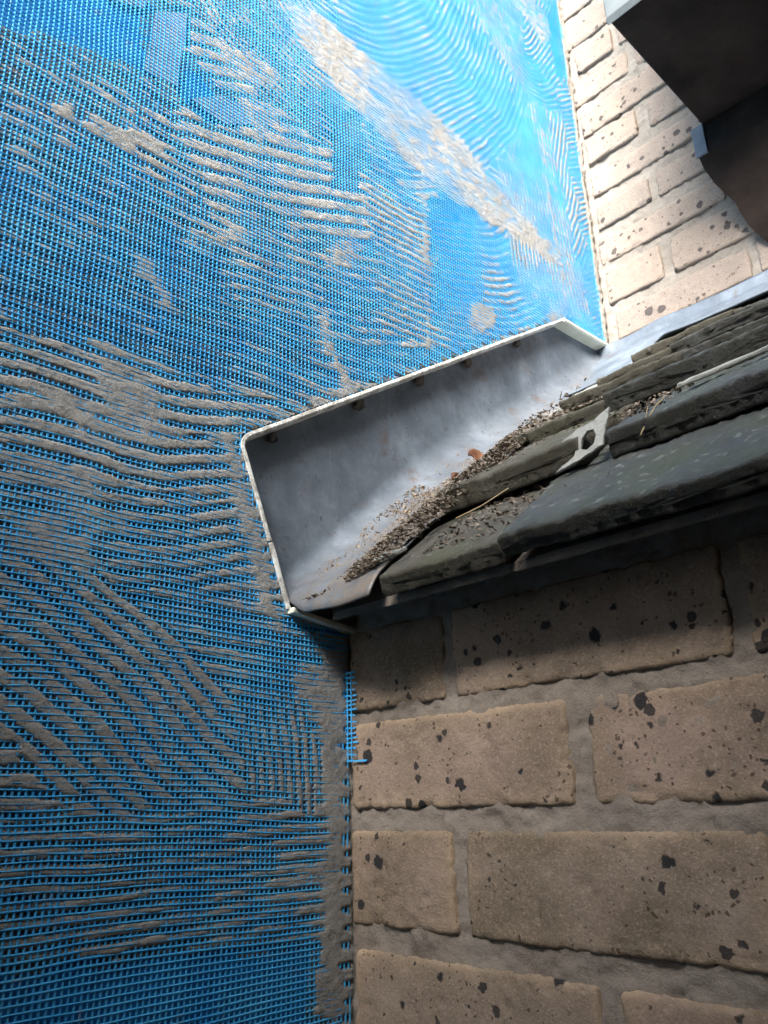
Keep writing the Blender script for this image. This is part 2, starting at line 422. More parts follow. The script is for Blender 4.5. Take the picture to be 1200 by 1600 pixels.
def mat_pvc():
    t = NT('white_plastic_bead'); v = t.coord()
    c = t.mix(t.ramp(t.noise(v, 90, 6, 0.7), [(0.43, 0.0), (0.56, 0.9)]), (0.76, 0.76, 0.72), (0.33, 0.315, 0.28))
    c = t.mix(t.ramp(t.noise(v, 420, 4), [(0.60, 0.0), (0.68, 0.6)]), c, (0.22, 0.2, 0.17))
    t.col(c); t.set(0.45, 0, 0.5)
    t.bump(t.noise(v, 400, 4), 0.25, 0.0006)
    return t.m
M_PVC = mat_pvc()
M_PVC_CLEAN = mat_simple('yellowed_white_plastic', (0.60, 0.60, 0.47), (0.74, 0.74, 0.64), 50, 0.45, 0.15)

# ------------------------------------------------------------------ ground and added light blockers
v, f = boxvf(-60, 60, -60, 60, -1.7, -1.5)
tag(mesh_obj('ground', v, f, M_GROUND), kind='structure')

SHADE_WALL_X, SHADE_WALL_TOP = .83, 1.14  # unseen wall added beside the camera to shade the lower surfaces
v, f = boxvf(SHADE_WALL_X, SHADE_WALL_X + .22, -4.0, .62, -1.5, SHADE_WALL_TOP)
tag(mesh_obj('unseen_shade_wall', v, f, M_SHADE_WALL), kind='structure')
# unseen panel added behind the camera to keep low light off the walls
SHADE_PANEL_Y, SHADE_PANEL_TOP = -1.3, 1.0
v, f = boxvf(.07, SHADE_WALL_X, SHADE_PANEL_Y - .03, SHADE_PANEL_Y, -1.5, SHADE_PANEL_TOP)
tag(mesh_obj('unseen_shade_panel', v, f, M_SHADE_PANEL), kind='structure')

# ------------------------------------------------------------------ brick walls
def brick_mesh(w, h, depth, seed, res=0.0026, wear=0.0018):
    """worn brick, front in the plane y=0 facing -y, x in [0,w], z in [0,h]"""
    r = np.random.RandomState(seed)
    nx = max(8, int(w / res)); nz = max(6, int(h / res))
    back = 4
    u = np.concatenate([np.full(back, 0.0), np.linspace(0, 1, nx), np.full(back, 1.0)])
    s = np.concatenate([np.full(back, 0.0), np.linspace(0, 1, nz), np.full(back, 1.0)])
    bu = np.concatenate([np.linspace(1, .25, back), np.zeros(nx), np.linspace(.25, 1, back)])
    bs = np.concatenate([np.linspace(1, .25, back), np.zeros(nz), np.linspace(.25, 1, back)])
    Uu, Ss = np.meshgrid(u, s, indexing='ij')
    B = np.maximum(*np.meshgrid(bu, bs, indexing='ij'))
    X = Uu * w; Z = Ss * h
    # uneven arrises
    o1, o2, o3, o4 = r.rand(4) * 900
    def nz1(t, o): return vnoise(t * 25 + o, t * 0 + 3.3, seed) * 0.45 + vnoise(t * 150 + o, t * 0 + 7.7, seed) * 0.3 + vnoise(t * 400 + o, t * 0 + 5.7, seed) * 0.55
    X = X + (1 - Uu) * (nz1(Z, o1) * .0016 - .0012) + Uu * (nz1(Z, o2) * .0016 + .0012)
    Z = Z + (1 - Ss) * (nz1(X, o3) * .0012 - .0014) + Ss * (nz1(X, o4) * .0012 + .0014)
    # round the corners of the face and sink the edge
    rc = 0.0035
    dx = np.minimum(Uu * w, (1 - Uu) * w); dz = np.minimum(Ss * h, (1 - Ss) * h)
    cx = np.clip(rc - dx, 0, None); cz = np.clip(rc - dz, 0, None)
    cl = np.hypot(cx, cz); over = np.clip(cl - rc, 0, None)
    sx = np.where(Uu < .5, 1, -1); sz = np.where(Ss < .5, 1, -1)
    X = X + sx * over * cx / (cl + 1e-9); Z = Z + sz * over * cz / (cl + 1e-9)
    de = np.where((cx > 0) & (cz > 0), np.clip(rc - cl, 0, None), np.minimum(dx, dz))
    wr = wear * (1 + 0.5 * vnoise(X * 90 + o1, Z * 90, seed + 5))
    sink = np.clip(1 - de / wr, 0, 1) ** 2 * wr * 0.75
    chip = sstep(.30, .6, vnoise(X * 75 + o2, Z * 75 + o4, seed + 9)) * sstep(.009, .001, de + .003 * vnoise(X * 300, Z * 300, seed + 12)) * .0022
    rough = fbm(X * 45 + o3, Z * 45, seed + 2, 4) * .0009 + vnoise(X * 9 + o1, Z * 9, seed) * .0012
    pit = sstep(.62, .8, vnoise(X * 190 + o1, Z * 190 + o2, seed + 31)) * .0012
    Y = sink + chip + rough + pit
    Y = np.where(B > 0, Y + B * depth, Y)
    edge = sstep(.006, .001, de) * .55 + sstep(.020, .002, de) * .45
    V = np.stack([X, Y, Z], -1).reshape(-1, 3)
    F_ = grid_faces(len(u), len(s))
    return V, F_, edge.ravel()

def joint_sheet(name, x0, x1, z0, z1, y, res, mat, parent, seed, amp=.0022):
    nx = int((x1 - x0) / res) + 1; nz = int((z1 - z0) / res) + 1
    X, Z = np.meshgrid(np.linspace(x0, x1, nx), np.linspace(z0, z1, nz), indexing='ij')
    Y = y + fbm(X * 55, Z * 80, seed, 5) * amp + vnoise(X * 170, Z * 170, seed + 3) * .0011 + vnoise(X * 330, Z * 330, seed + 4) * .0007
    return mesh_obj(name, np.stack([X, Y, Z], -1).reshape(-1, 3), grid_faces(nx, nz), mat, parent, True)

def build_wall(root, rows, fine, yface, mat, gap, xmax, seed, jig=0.0012):
    """rows: list of (z0, z1, [(x0,x1),...]); bricks inside the `fine` z range get their own mesh, the rest share"""
    share = {}
    k = 0
    for z0, z1, spans in rows:
        for x0, x1 in spans:
            k += 1
            near = fine[0] < z0 < fine[1] and x0 < fine[2]
            key = (round(x1 - x0, 3), round(z1 - z0, 3), k % 2)
            if near or key not in share:
                V, F_, e = brick_mesh(x1 - x0, z1 - z0, .022, seed + k, fine[3] if near else .006)
                o = mesh_obj('brick', V, F_, mat, None, True, e)
                if not near: share[key] = o.data
            else:
                o = bpy.data.objects.new('brick', share[key]); COL.objects.link(o)
            r = random.Random(seed * 31 + k)
            o.parent = root
            o.matrix_parent_inverse = Matrix.Identity(4)
            o.location = Vector((x0, yface + r.uniform(-jig, jig), z0)) - root.location
            o.rotation_euler = (r.uniform(-.006, .006), r.uniform(-.004, .004), r.uniform(-.006, .006))

def spans_from(starts, L, g, xmax):
    s = list(starts); x = s[-1][1] + g
    while x < xmax:
        s.append((x, x + L)); x += L + g
    return s

WALLL = thing('lower_brick_wall', 'buff spotted brick wall under the eaves, right of the blue mesh', 'brick wall', (0.5, 0, -1.5))
WALLU = thing('upper_brick_wall', 'pale sunlit buff brick wall above the tiled roof', 'brick wall', (0.5, .495, .55))
lo = []
zr = [(.070, .130), (-.003, .057), (-.082, -.021), (-.162, -.101)]
while zr[-1][0] > -0.75:
    zr.append((zr[-1][0] - .079, zr[-1][1] - .079))
for k, (a, b) in enumerate(zr):
    if k % 2 == 1:
        st = [(.008, .207)] if k != 3 else [(.010, .210)]
        g = .0165
    else:
        st = [(.006, .106)]; g = .0135
    lo.append((a, b, spans_from(st, .198, g, .74)))
build_wall(WALLL, lo, (-.25, .3, .4, .0022), 0.0, M_BRICK, .015, 1.0, 100)
joint_sheet('joint_mortar', -.02, .95, -.80, .165, .0030, .0026, M_JOINT, WALLL, 5, .0024)
v, f = boxvf(-.02, .95, .011, .11, -1.5, .168)
mesh_obj('wall_core', v, f, M_JOINT, WALLL)

up = []
zb = [.544, .606, .667, .736, .796, .857, .918, .974, 1.040, 1.101, 1.161, 1.230]
zt = [.594, .648, .718, .772, .834, .892, .963, 1.017, 1.079, 1.142, 1.204, 1.272]
while zb[-1] < 1.75:
    zb.append(zb[-1] + .0625); zt.append(zt[-1] + .0625)
st_up = {1: (.022, .211, .0145), 2: (.016, .100, .0170), 3: (.013, .199, .0145), 4: (.016, .1005, .0140), 5: (.016, .200, .014), 6: (.015, .098, .021),
         7: (.012, .190, .014), 8: (.004, .099, .016), 9: (.018, .081, .012), 10: (.002, .19, .014), 11: (.0, .10, .014)}
for k in range(len(zb)):
    a, b, g = st_up.get(k, (.008, .108 if k % 2 else .2, .014))
    up.append((zb[k], zt[k], spans_from([(a, b)], .19, g, .75)))
build_wall(WALLU, up, (.5, 1.3, .24, .0022), .495, M_BRICK_UP, .014, 1.0, 400)
joint_sheet('joint_mortar', -.02, .95, .50, 2.2, .495 + .0048, .0030, M_JOINT_UP, WALLU, 8, .003)
v, f = boxvf(-.02, .95, .506, .60, .30, 2.3)
mesh_obj('wall_core', v, f, M_JOINT_UP, WALLU)

# ------------------------------------------------------------------ blue meshed wall
BLUE = thing('blue_meshed_wall', 'wall of blue board under blue mesh, combed with grey adhesive mortar', 'wall', (0, -.4, -1.5))
NOTCH = [(.0, .134), (-.061, .143), (-.109, .277), (.385, .597), (.4935, .6005)]
outline = [(-1.1, -1.5), (.0, -1.5)] + NOTCH + [(.4935, 2.3), (-1.1, 2.3)]
bm = bmesh.new()
vv = [bm.verts.new((0, a, b)) for a, b in outline]
fc = bm.faces.new(vv)
bmesh.ops.recalc_face_normals(bm, faces=[fc])
r_ = bmesh.ops.extrude_face_region(bm, geom=[fc])
for e in r_['geom']:
    if isinstance(e, bmesh.types.BMVert): e.co.x = -.012
bmesh.ops.recalc_face_normals(bm, faces=bm.faces)
bmesh.ops.triangulate(bm, faces=bm.faces)
me = bpy.data.meshes.new('board'); bm.to_mesh(me); bm.free(); me.materials.append(M_BOARD)
o = bpy.data.objects.new('board', me); COL.objects.link(o)
o.parent = BLUE; o.matrix_parent_inverse = BLUE.matrix_world.inverted()
v, f = boxvf(-.22, -.022, -1.1, .60, -1.5, 2.3)
mesh_obj('masonry', v, f, M_JOINT, BLUE)
for k, pl in enumerate(PATCHES):
    n = len(pl)
    V = [(.0004, a, b) for a, b in pl] + [(.00415, a, b) for a, b in pl]
    Fs = [tuple(range(n))[::-1], tuple(range(n, 2 * n))] + [(i, (i + 1) % n, n + (i + 1) % n, n + i) for i in range(n)]
    mesh_obj('tape_patch', V, Fs, M_PATCH, BLUE)

MESHX = .0042     # distance of the glass-fibre mesh from the board

def in_notch(Y, Z, grow=0.0):
    """True where the cut-out for the roof end (or the room behind the corner) is"""
    pz = np.interp(Y, [-.109 - grow, .385, .52], [.277 + grow, .597 + grow, .6005 + grow])
    lo_ = np.interp(Y, [-.061 - grow, .0], [.143 - grow, .134 - grow])
    left = -.109 + (.277 - Z) * (.048 / .134) - grow
    inside = (Z < pz) & (Z > lo_) & (Y > left)
    corner = (Y > -.0005) & (Z < .14)
    return inside | corner

def poly_sd(Y, Z, pl):
    """signed distance (positive inside) to a polygon"""
    pl = np.array(pl); n = len(pl)
    d2 = np.full(Y.shape, 1e9); ins = np.zeros(Y.shape, bool)
    for i in range(n):
        a = pl[i]; b = pl[(i + 1) % n]; e = b - a
        t = np.clip(((Y - a[0]) * e[0] + (Z - a[1]) * e[1]) / (e @ e + 1e-12), 0, 1)
        d2 = np.minimum(d2, (Y - a[0] - t * e[0]) ** 2 + (Z - a[1] - t * e[1]) ** 2)
        c = ((a[1] > Z) != (b[1] > Z))
        with np.errstate(divide='ignore', invalid='ignore'):
            xi = a[0] + (Z - a[1]) * e[0] / (e[1] if abs(e[1]) > 1e-9 else 1e-9)
        ins ^= c & (Y < xi)
    d = np.sqrt(d2)
    return np.where(ins, d, -d)

def mortar_height(Y, Z):
    M = MESHX * 1000.0
    wy = Y + .0035 * fbm(Y * 60, Z * 60, 91, 2); wz = Z + .0035 * fbm(Y * 60, Z * 60, 92, 2)
    patch = 0.75 * fbm(Y * 20, Z * 20, 11, 3) + 0.55 * fbm(Y * 70, Z * 110, 12, 3) + .38 * vnoise(Y * 150, Z * 250, 15)
    def comb(y_, z_, d, pt, pitch, cov):
        ph = (d + .0012 * vnoise(y_ * 40, z_ * 40, 13) + .0060 * vnoise(y_ * 11, z_ * 11, 14)) / pitch
        r = sstep(.03, .30, .5 + .5 * np.cos(2 * np.pi * ph))
        drag = .55 * vnoise(y_ * 7 + 3, z_ * 7, int(pitch * 1e5) % 97) + .35 * vnoise(np.floor(ph) * 1.7, (y_ + z_) * 26, 19)
        deep = np.interp(z_, [.55, .85], [5.4, 2.6])
        return M + cov + drag + pt * 1.15 - (deep + .8 * pt) * (1 - r) * (1 - .45 * sstep(.36, .50, z_) * sstep(.95, .70, z_))
    H = comb(Y, Z, Z + .02 * Y, patch, .0125, -.3)
    for pl, hw, pitch, cov, dr in STROKES:
        pl = np.array(pl)
        box = (Y > pl[:, 0].min() - hw - .01) & (Y < pl[:, 0].max() + hw + .01) & (Z > pl[:, 1].min() - hw - .01) & (Z < pl[:, 1].max() + hw + .01)
        if not box.any(): continue
        y_ = Y[box]; z_ = Z[box]
        # resample the centre line smoothly
        tt = np.linspace(0, len(pl) - 1, (len(pl) - 1) * 5 + 1)
        P = np.empty((len(tt), 2))
        for q, s in enumerate(tt):
            i = min(int(s), len(pl) - 2); fr = s - i
            p0 = pl[max(i - 1, 0)]; p1 = pl[i]; p2 = pl[i + 1]; p3 = pl[min(i + 2, len(pl) - 1)]
            P[q] = .5 * (2 * p1 + (p2 - p0) * fr + (2 * p0 - 5 * p1 + 4 * p2 - p3) * fr ** 2 + (3 * p1 - p0 - 3 * p2 + p3) * fr ** 3)
        best = np.full(y_.shape, 1e9); sd = np.zeros(y_.shape); ov = np.zeros(y_.shape)
        for i in range(len(P) - 1):
            a = P[i]; e = P[i + 1] - a; L2 = e @ e
            t = ((y_ - a[0]) * e[0] + (z_ - a[1]) * e[1]) / L2
            tc = np.clip(t, 0, 1)
            d = np.hypot(y_ - a[0] - tc * e[0], z_ - a[1] - tc * e[1])
            m = d < best
            pd = ((z_ - a[1]) * e[0] - (y_ - a[0]) * e[1]) / math.sqrt(L2)
            tip = (t < 0) & (i == 0) | (t > 1) & (i == len(P) - 2)
            best = np.where(m, d, best)
            sd = np.where(m, np.where(tip, pd, d * np.sign(pd)), sd)
            ov = np.where(m, np.where(tip, np.abs(t - tc) * math.sqrt(L2), 0), ov)
        if dr is not None:
            n_ = np.array(dr) / np.hypot(*dr); sd = z_ * n_[0] - y_ * n_[1]
        Hs = comb(y_, z_, sd, patch[box], pitch, cov)
        mk = sstep(hw, hw - .010, best + .014 * fbm(y_ * 30, z_ * 30, 55, 2))
        mk = mk * sstep(.035, .015, ov + .012 * fbm(y_ * 40, z_ * 40, 56, 2))
        H[box] = H[box] * (1 - mk) + Hs * mk
    def region(pl, mg=.012):
        pl = np.array(pl)
        return (Y > pl[:, 0].min() - mg) & (Y < pl[:, 0].max() + mg) & (Z > pl[:, 1].min() - mg) & (Z < pl[:, 1].max() + mg)
    for pl, cov in BARE:
        b = region(pl)
        if not b.any(): continue
        mk = sstep(-.004, .010, poly_sd(wy[b], wz[b], pl) + .004 * fbm(Y[b] * 70, Z[b] * 70, 77, 2))
        H[b] = H[b] * (1 - mk) + (H[b] * .45 + cov) * mk
    for k, (pl, cov) in enumerate(SMEARS):
        b = region(pl)
        if not b.any(): continue
        y_ = Y[b]; z_ = Z[b]
        sd = poly_sd(wy[b], wz[b], pl) + .0055 * fbm(y_ * 90, z_ * 150, 200 + k, 3)
        mk = sstep(-.004, .011, sd)
        Hs = M + cov - .1 + .8 * fbm(y_ * 110, z_ * 190, 300 + k, 3) - 1.6 * sstep(.30, .85, fbm(y_ * 45, z_ * 150, 340 + k, 2))
        H[b] = np.maximum(H[b], H[b] * (1 - mk) + Hs * mk)
    # squeezed through the mesh and trowelled off: tops level out a little proud of it
    q = H - (M - .1)
    H = np.where(q > 0, M - .1 + .62 * np.tanh(q / 1.3), H)
    rough = .42 * fbm(Y * 130, Z * 252, 61, 2) + .18 * vnoise(Y * 500, Z * 600, 62)
    H = H + rough * sstep(M - 2.5, M + .2, H)
    return np.clip(H, -.8, 9) / 1000.0

def mortar_patch(y0, y1, z0, z1, res):
    ny = int((y1 - y0) / res) + 1; nz = int((z1 - z0) / res) + 1
    Y, Z = np.meshgrid(np.linspace(y0, y1, ny), np.linspace(z0, z1, nz), indexing='ij')
    H = mortar_height(Y, Z)
    F_ = grid_faces(ny, nz)
    bad = (in_notch(Y, Z, .002) | (Y > .4945)).ravel()
    h = H.ravel()
    keep = ~bad[F_].any(1) & ((h[F_] > 1e-5).any(1))
    V = np.stack([H, Y, Z], -1).reshape(-1, 3)
    return V, F_[keep]

VV = []; FF = []; base = 0
for args in ((-.40, .4944, -.22, 1.36, .00165), (-.80, -.40, -.22, 1.36, .0042), (-.80, .4944, 1.36, 1.75, .0042), (-.80, 0.0, -.60, -.22, .0042)):
    V, F_ = mortar_patch(*args)
    used = np.unique(F_); mp = np.zeros(len(V), np.int64); mp[used] = np.arange(len(used))
    VV.append(V[used]); FF.append(mp[F_] + base); base += len(used)
mesh_obj('combed_mortar', np.concatenate(VV), np.concatenate(FF)[:, ::-1].copy(), M_MORT, BLUE, True)

# glass-fibre mesh: every strand is geometry
def strands():
    V = []; F_ = []; base = 0
    pitch = .00395; seg = .0119
    def sheet_x(Y, Z):
        return MESHX + .0005 * fbm(Y * 12, Z * 12, 71, 2)
    def tilt(Y, Z):        # the cloth is laid slightly askew and wavy
        return .0040 * vnoise(Y * 5, Z * 5, 72) + .0011 * vnoise(Y * 28, Z * 28, 75), .0060 * vnoise(Y * 4.5 + 9, Z * 4.5, 73) + .0011 * vnoise(Y * 25, Z * 25, 74)
    def add(Yc, Zc, horiz, k):
        nonlocal base
        dy, dz = tilt(Yc, Zc)
        Yw = Yc + dy; Zw = Zc + dz
        X = sheet_x(Yc, Zc) + (.00022 if horiz else -.00012)
        ok = ~(in_notch(Yw, Zw, .0005) | (Yw > .4938))
        w = (.00064 if horiz else .00082) * (1 + .25 * vnoise(np.array([k * .77]), np.array([1.5]), 78)[0])
        py, pz = (0, 1) if horiz else (1, 0)
        a = np.stack([X - .0003, Yw - py * w, Zw - pz * w], -1)
        b = np.stack([X + .0004, Yw, Zw], -1)
        c = np.stack([X - .0003, Yw + py * w, Zw + pz * w], -1)
        n = len(Yc)
        V.append(np.stack([a, b, c], 1).reshape(-1, 3))
        i = np.arange(n - 1); i = i[ok[:-1] & ok[1:]] * 3 + base
        if horiz:
            F_.append(np.stack([i, i + 3, i + 4, i + 1], 1)); F_.append(np.stack([i + 1, i + 4, i + 5, i + 2], 1))
        else:
            F_.append(np.stack([i, i + 1, i + 4, i + 3], 1)); F_.append(np.stack([i + 1, i + 2, i + 5, i + 4], 1))
        base += 3 * n
    ys = np.arange(-.8, .4925, pitch); zs = np.arange(-.6, 1.75, pitch)
    yl = np.arange(-.8, .4935, seg / 3); zl = np.arange(-.6, 1.75, seg)
    for k, z in enumerate(zs):
        y_ = np.arange(-.8, .4935, seg)
        add(y_, np.full(len(y_), z), True, k)
    for k, y in enumerate(ys):
        add(np.full(len(zl), y), zl, False, k + 5000)
    return np.concatenate(V), np.concatenate(F_)
V, F_ = strands()
o = mesh_obj('reinforcing_mesh', V, F_, M_STRAND, BLUE)
# loose mesh ends folded out at the corner below the bead
lv = []; lf = []
for k in range(17):
    z = .098 - k * .0042
    ln = .010 + .004 * random.random() + (.010 if k == 16 else 0)
    b_ = len(lv)
    for s in range(4):
        t = s / 3
        lv += [(.0035 + ln * t, -.0035 + .0014 * t, z + .001 * math.sin(k + t)), (.0035 + ln * t, -.0035 + .0014 * t, z + .0011 + .001 * math.sin(k + t)), (.0035 + ln * t, -.0025 + .0014 * t, z + .0005)]
    for s in range(3):
        q = b_ + s * 3
        lf += [(q, q + 3, q + 4, q + 1), (q + 1, q + 4, q + 5, q + 2), (q + 2, q + 5, q + 3, q)]
for y in (.006, .0105):
    b_ = len(lv)
    lv += [(y, -.0038, .030), (y + .001, -.0038, .030), (y + .0005, -.003, .030), (y, -.0038, .100), (y + .001, -.0038, .100), (y + .0005, -.003, .100)]
    lf += [(b_, b_ + 1, b_ + 4, b_ + 3), (b_ + 1, b_ + 2, b_ + 5, b_ + 4), (b_ + 2, b_, b_ + 3, b_ + 5)]
mesh_obj('loose_mesh_edge', lv, lf, M_STRAND, BLUE)

# mortar squeezed out along the two brick corners
def fillet(name, x, y, z0, z1, sx, sy, rad, seed, mat, parent):
    m = 7
    z, k = np.meshgrid(np.arange(z0, z1, .0025), np.arange(m), indexing='ij')
    ang = k / (m - 1) * math.pi / 2
    rr = rad * (1 + .35 * vnoise(z * 25 + seed, k * .6, seed) + .22 * vnoise(z * 120, k * 1.1, seed + 1) + .22 * vnoise(z * 380, k * 2.1, seed + 2))
    V = np.stack([x + sx * rr * np.cos(ang) * .55, y + sy * rr * np.sin(ang), z], -1)
    return mesh_obj(name, V.reshape(-1, 3), grid_faces(z.shape[0], m), mat, parent, True)
fillet('corner_mortar', .0, .4955, .60, 1.70, 1, -1, .010, 3, M_JOINT_UP, BLUE)
fillet('corner_mortar', .0, .003, -.6, .132, 1, -1, .0055, 4, M_MORT, BLUE)

# ------------------------------------------------------------------ white edging bead round the cut-out
TRIM = thing('edging_bead', 'white plastic edging bead framing the lead in the blue wall', 'edging', (0, .1, .14))
def bead(pts, w_in, w_out, x0, x1, mat, name='bead', taper=0):
    """box section swept along (y,z) points; w_in into the opening, w_out onto the wall"""
    P = [np.array(a, float) for a in pts]; n = len(P); V = []
    for i in range(n):
        d = (P[min(i + 1, n - 1)] - P[max(i - 1, 0)]); d /= np.linalg.norm(d)
        nn = np.array([-d[1], d[0]])
        wob = .00015 * math.sin(i * 1.7)
        for (s, x) in ((-w_in, x0), (-w_in, x1), (w_out * .2, x1 + .0006), (w_out, x1 - .0012), (w_out, x0)):
            q = P[i] + nn * (s + wob)
            V.append((x, q[0], q[1]))
    F_ = []
    for i in range(n - 1):
        for k in range(5):
            a = i * 5 + k; b = i * 5 + (k + 1) % 5
            F_.append((a, b, b + 5, a + 5))
    F_.append((0, 1, 2, 3, 4)); F_.append(tuple((n - 1) * 5 + k for k in (4, 3, 2, 1, 0)))
    o = mesh_obj(name, V, F_, mat, TRIM)
    bm = bmesh.new(); bm.from_mesh(o.data); bmesh.ops.recalc_face_normals(bm, faces=bm.faces); bm.to_mesh(o.data); bm.free()
    return bevel_obj(o, .0005, 2)
def lerp_pts(a, b, n): return [tuple(np.array(a) + (np.array(b) - np.array(a)) * t) for t in np.linspace(0, 1, n)]
A, B_, C_, D_, E_ = (.494, .6005), (.385, .597), (-.109, .277), (-.061, .143), (.012, .133)
bend = [(-.1005, .2825), (-.1045, .2796), (-.1075, .2755), (-.1082, .2715), (-.1075, .2685)]
bead(lerp_pts(B_, bend[0], 26) + bend[1:] + lerp_pts((-.1068, .2665), (-.0800, .1965), 8), .0026, .0022, -.0118, .0052, M_PVC)
bead(lerp_pts((-.0795, .1952), (-.0612, .1445), 7), .0026, .0022, -.0118, .0060, M_PVC)
bead(lerp_pts(A, (.3862, .5976), 8), .0030, .0026, -.0118, .0062, M_PVC_CLEAN)
bead(lerp_pts((-.0618, .1432), E_, 8), .0030, .0016, -.0118, .0120, M_PVC_CLEAN)

# ------------------------------------------------------------------ lead flashing in the cut-out
PROF_Y = [-.075, -.005, .075, .155, .315, .495]
PROF_Z = [.136, .196, .262, .322, .433, .566]
def roof_z(y): return np.interp(y, PROF_Y, PROF_Z)
def lead_valley():
    ny, ns = 190, 90
    ys = np.linspace(-.098, .492, ny)
    V = []; att = []; zup = []
    for y in ys:
        zc = float(roof_z(y))
        ztop = float(np.interp(y, [-.115, -.109, .385, .50], [.262, .277, .597, .6005])) + .012
        rad = float(np.interp(y, [-.06, .10], [.028, .046]))
        L1 = ztop - (zc + rad); arc = rad * math.pi / 2; L2 = .124 - rad
        for s in np.linspace(0, 1, ns):
            d = s * (L1 + arc + L2)
            if d < L1: x, z, e = -.0135, ztop - d, 0.0
            elif d < L1 + arc:
                a = (d - L1) / rad
                x, z, e = -.0135 + rad * (1 - math.cos(a)), zc + rad * (1 - math.sin(a)), .4 * a / 1.57
            else:
                x = -.0135 + rad + (d - L1 - arc); z = zc + .004 * ((x - .02) / .1) ** 2; e = .4 + .6 * min(1, (x - .01) / .05)
            V.append((x, y, z)); att.append(e); zup.append(max(0.0, L1 - d))
    V = np.array(V); zup = np.array(zup)
    # front edge: hugs the bead at the wall, runs forward to the eaves towards the tiles
    tt_ = (V[:, 1] + .098) / (.492 + .098)
    y0 = -.060 - .012 * sstep(-.01, .10, V[:, 0])
    y0 = y0 - .062 * sstep(.0, .055, zup)
    ynew = y0 + tt_ * (.492 - y0)
    V[:, 2] += (roof_z(ynew) - roof_z(V[:, 1])) * sstep(.08, .0, zup)
    V[:, 1] = ynew
    n1 = fbm(V[:, 1] * 14, V[:, 2] * 14 + V[:, 0] * 14, 21, 3); n2 = fbm(V[:, 1] * 60, V[:, 2] * 60 + V[:, 0] * 40, 22, 2)
    fl = sstep(0.0, .4, np.array(att))
    V[:, 0] += (1 - fl) * (np.abs(n1) * .0012 + n2 * .0002)
    V[:, 2] += fl * (n1 * .0022 + n2 * .0012)
    # turned-down front lip
    V[:, 2] -= np.clip(1 - tt_ / .022, 0, 1) ** 2 * .009 * sstep(.0, .03, V[:, 0])
    # below the bead the sheet is cut back from the wall corner
    F_ = grid_faces(ny, ns)
    q = V[F_].mean(1)
    keep = ~((q[:, 0] < -.0125) & (q[:, 1] < -.112 + (.277 - q[:, 2]) * (.048 / .134))) & ~((q[:, 0] < .0) & (q[:, 1] < -.06) & (q[:, 2] < .146))
    F_ = F_[keep]
    return V, F_, att
LEAD = thing('lead_flashing', 'grey lead flashing dressed up the wall inside the white bead', 'flashing', (.03, .1, .12))
V, F_, att = lead_valley()
o = mesh_obj('lead_sheet', V, F_, M_LEAD, LEAD, True, att)
so = o.modifiers.new('solid', 'SOLIDIFY'); so.thickness = .0018; so.offset = -1
# apron along the upper brick wall
APR = thing('lead_apron', 'narrow lead apron between the upper brick wall and roof tiles', 'flashing', (.5, .49, .56))
xs = np.linspace(-.010, .93, 240); V = []; ns = 22
for x in xs:
    for k in range(ns):
        t = k / (ns - 1)
        low = .36 + .012 * float(vnoise(np.array([x * 9]), np.array([.5]), 41)[0])
        if t < .25: y, z = .4895, .600 - .016 * (t / .25)
        else:
            u_ = (t - .25) / .75
            y = .4895 + (low - .4895) * u_; lift = .006 + .021 * float(sstep(.105, .15, np.array([x]))[0]); z = .584 + (float(roof_z(low)) + lift - .584) * u_ - .010 * math.sin(u_ * math.pi)
        V.append((x, y - .0012 * float(vnoise(np.array([x * 30]), np.array([t * 4]), 42)[0]), z + .0025 * float(vnoise(np.array([x * 22]), np.array([t * 3]), 43)[0])))
o = mesh_obj('lead_sheet', np.array(V), grid_faces(len(xs), ns)[:, ::-1].copy(), M_LEAD, APR, True, np.zeros(len(V)))
so = o.modifiers.new('solid', 'SOLIDIFY'); so.thickness = .0018; so.offset = 1

# ------------------------------------------------------------------ tiled roof
ROOF = thing('tiled_roof', 'lean-to roof of mossy dark tiles between the two brick walls', 'roof', (.5, .2, .13))
v_ = []; f_ = []
for x in (.045, .93):
    for y in (-.050, .02, .10, .155, .315, .50): v_.append((x, y, float(roof_z(y)) - .022))
    for y in (-.050, .02, .10, .155, .315, .50): v_.append((x, y, float(roof_z(y)) - .028))
for k in range(5):
    f_ += [(k, k + 1, 13 + k, 12 + k), (6 + k, 18 + k, 19 + k, 7 + k)]
f_ += [(0, 12, 18, 6), (5, 11, 23, 17)]
mesh_obj('roof_deck', v_, f_, M_JOINT, ROOF)

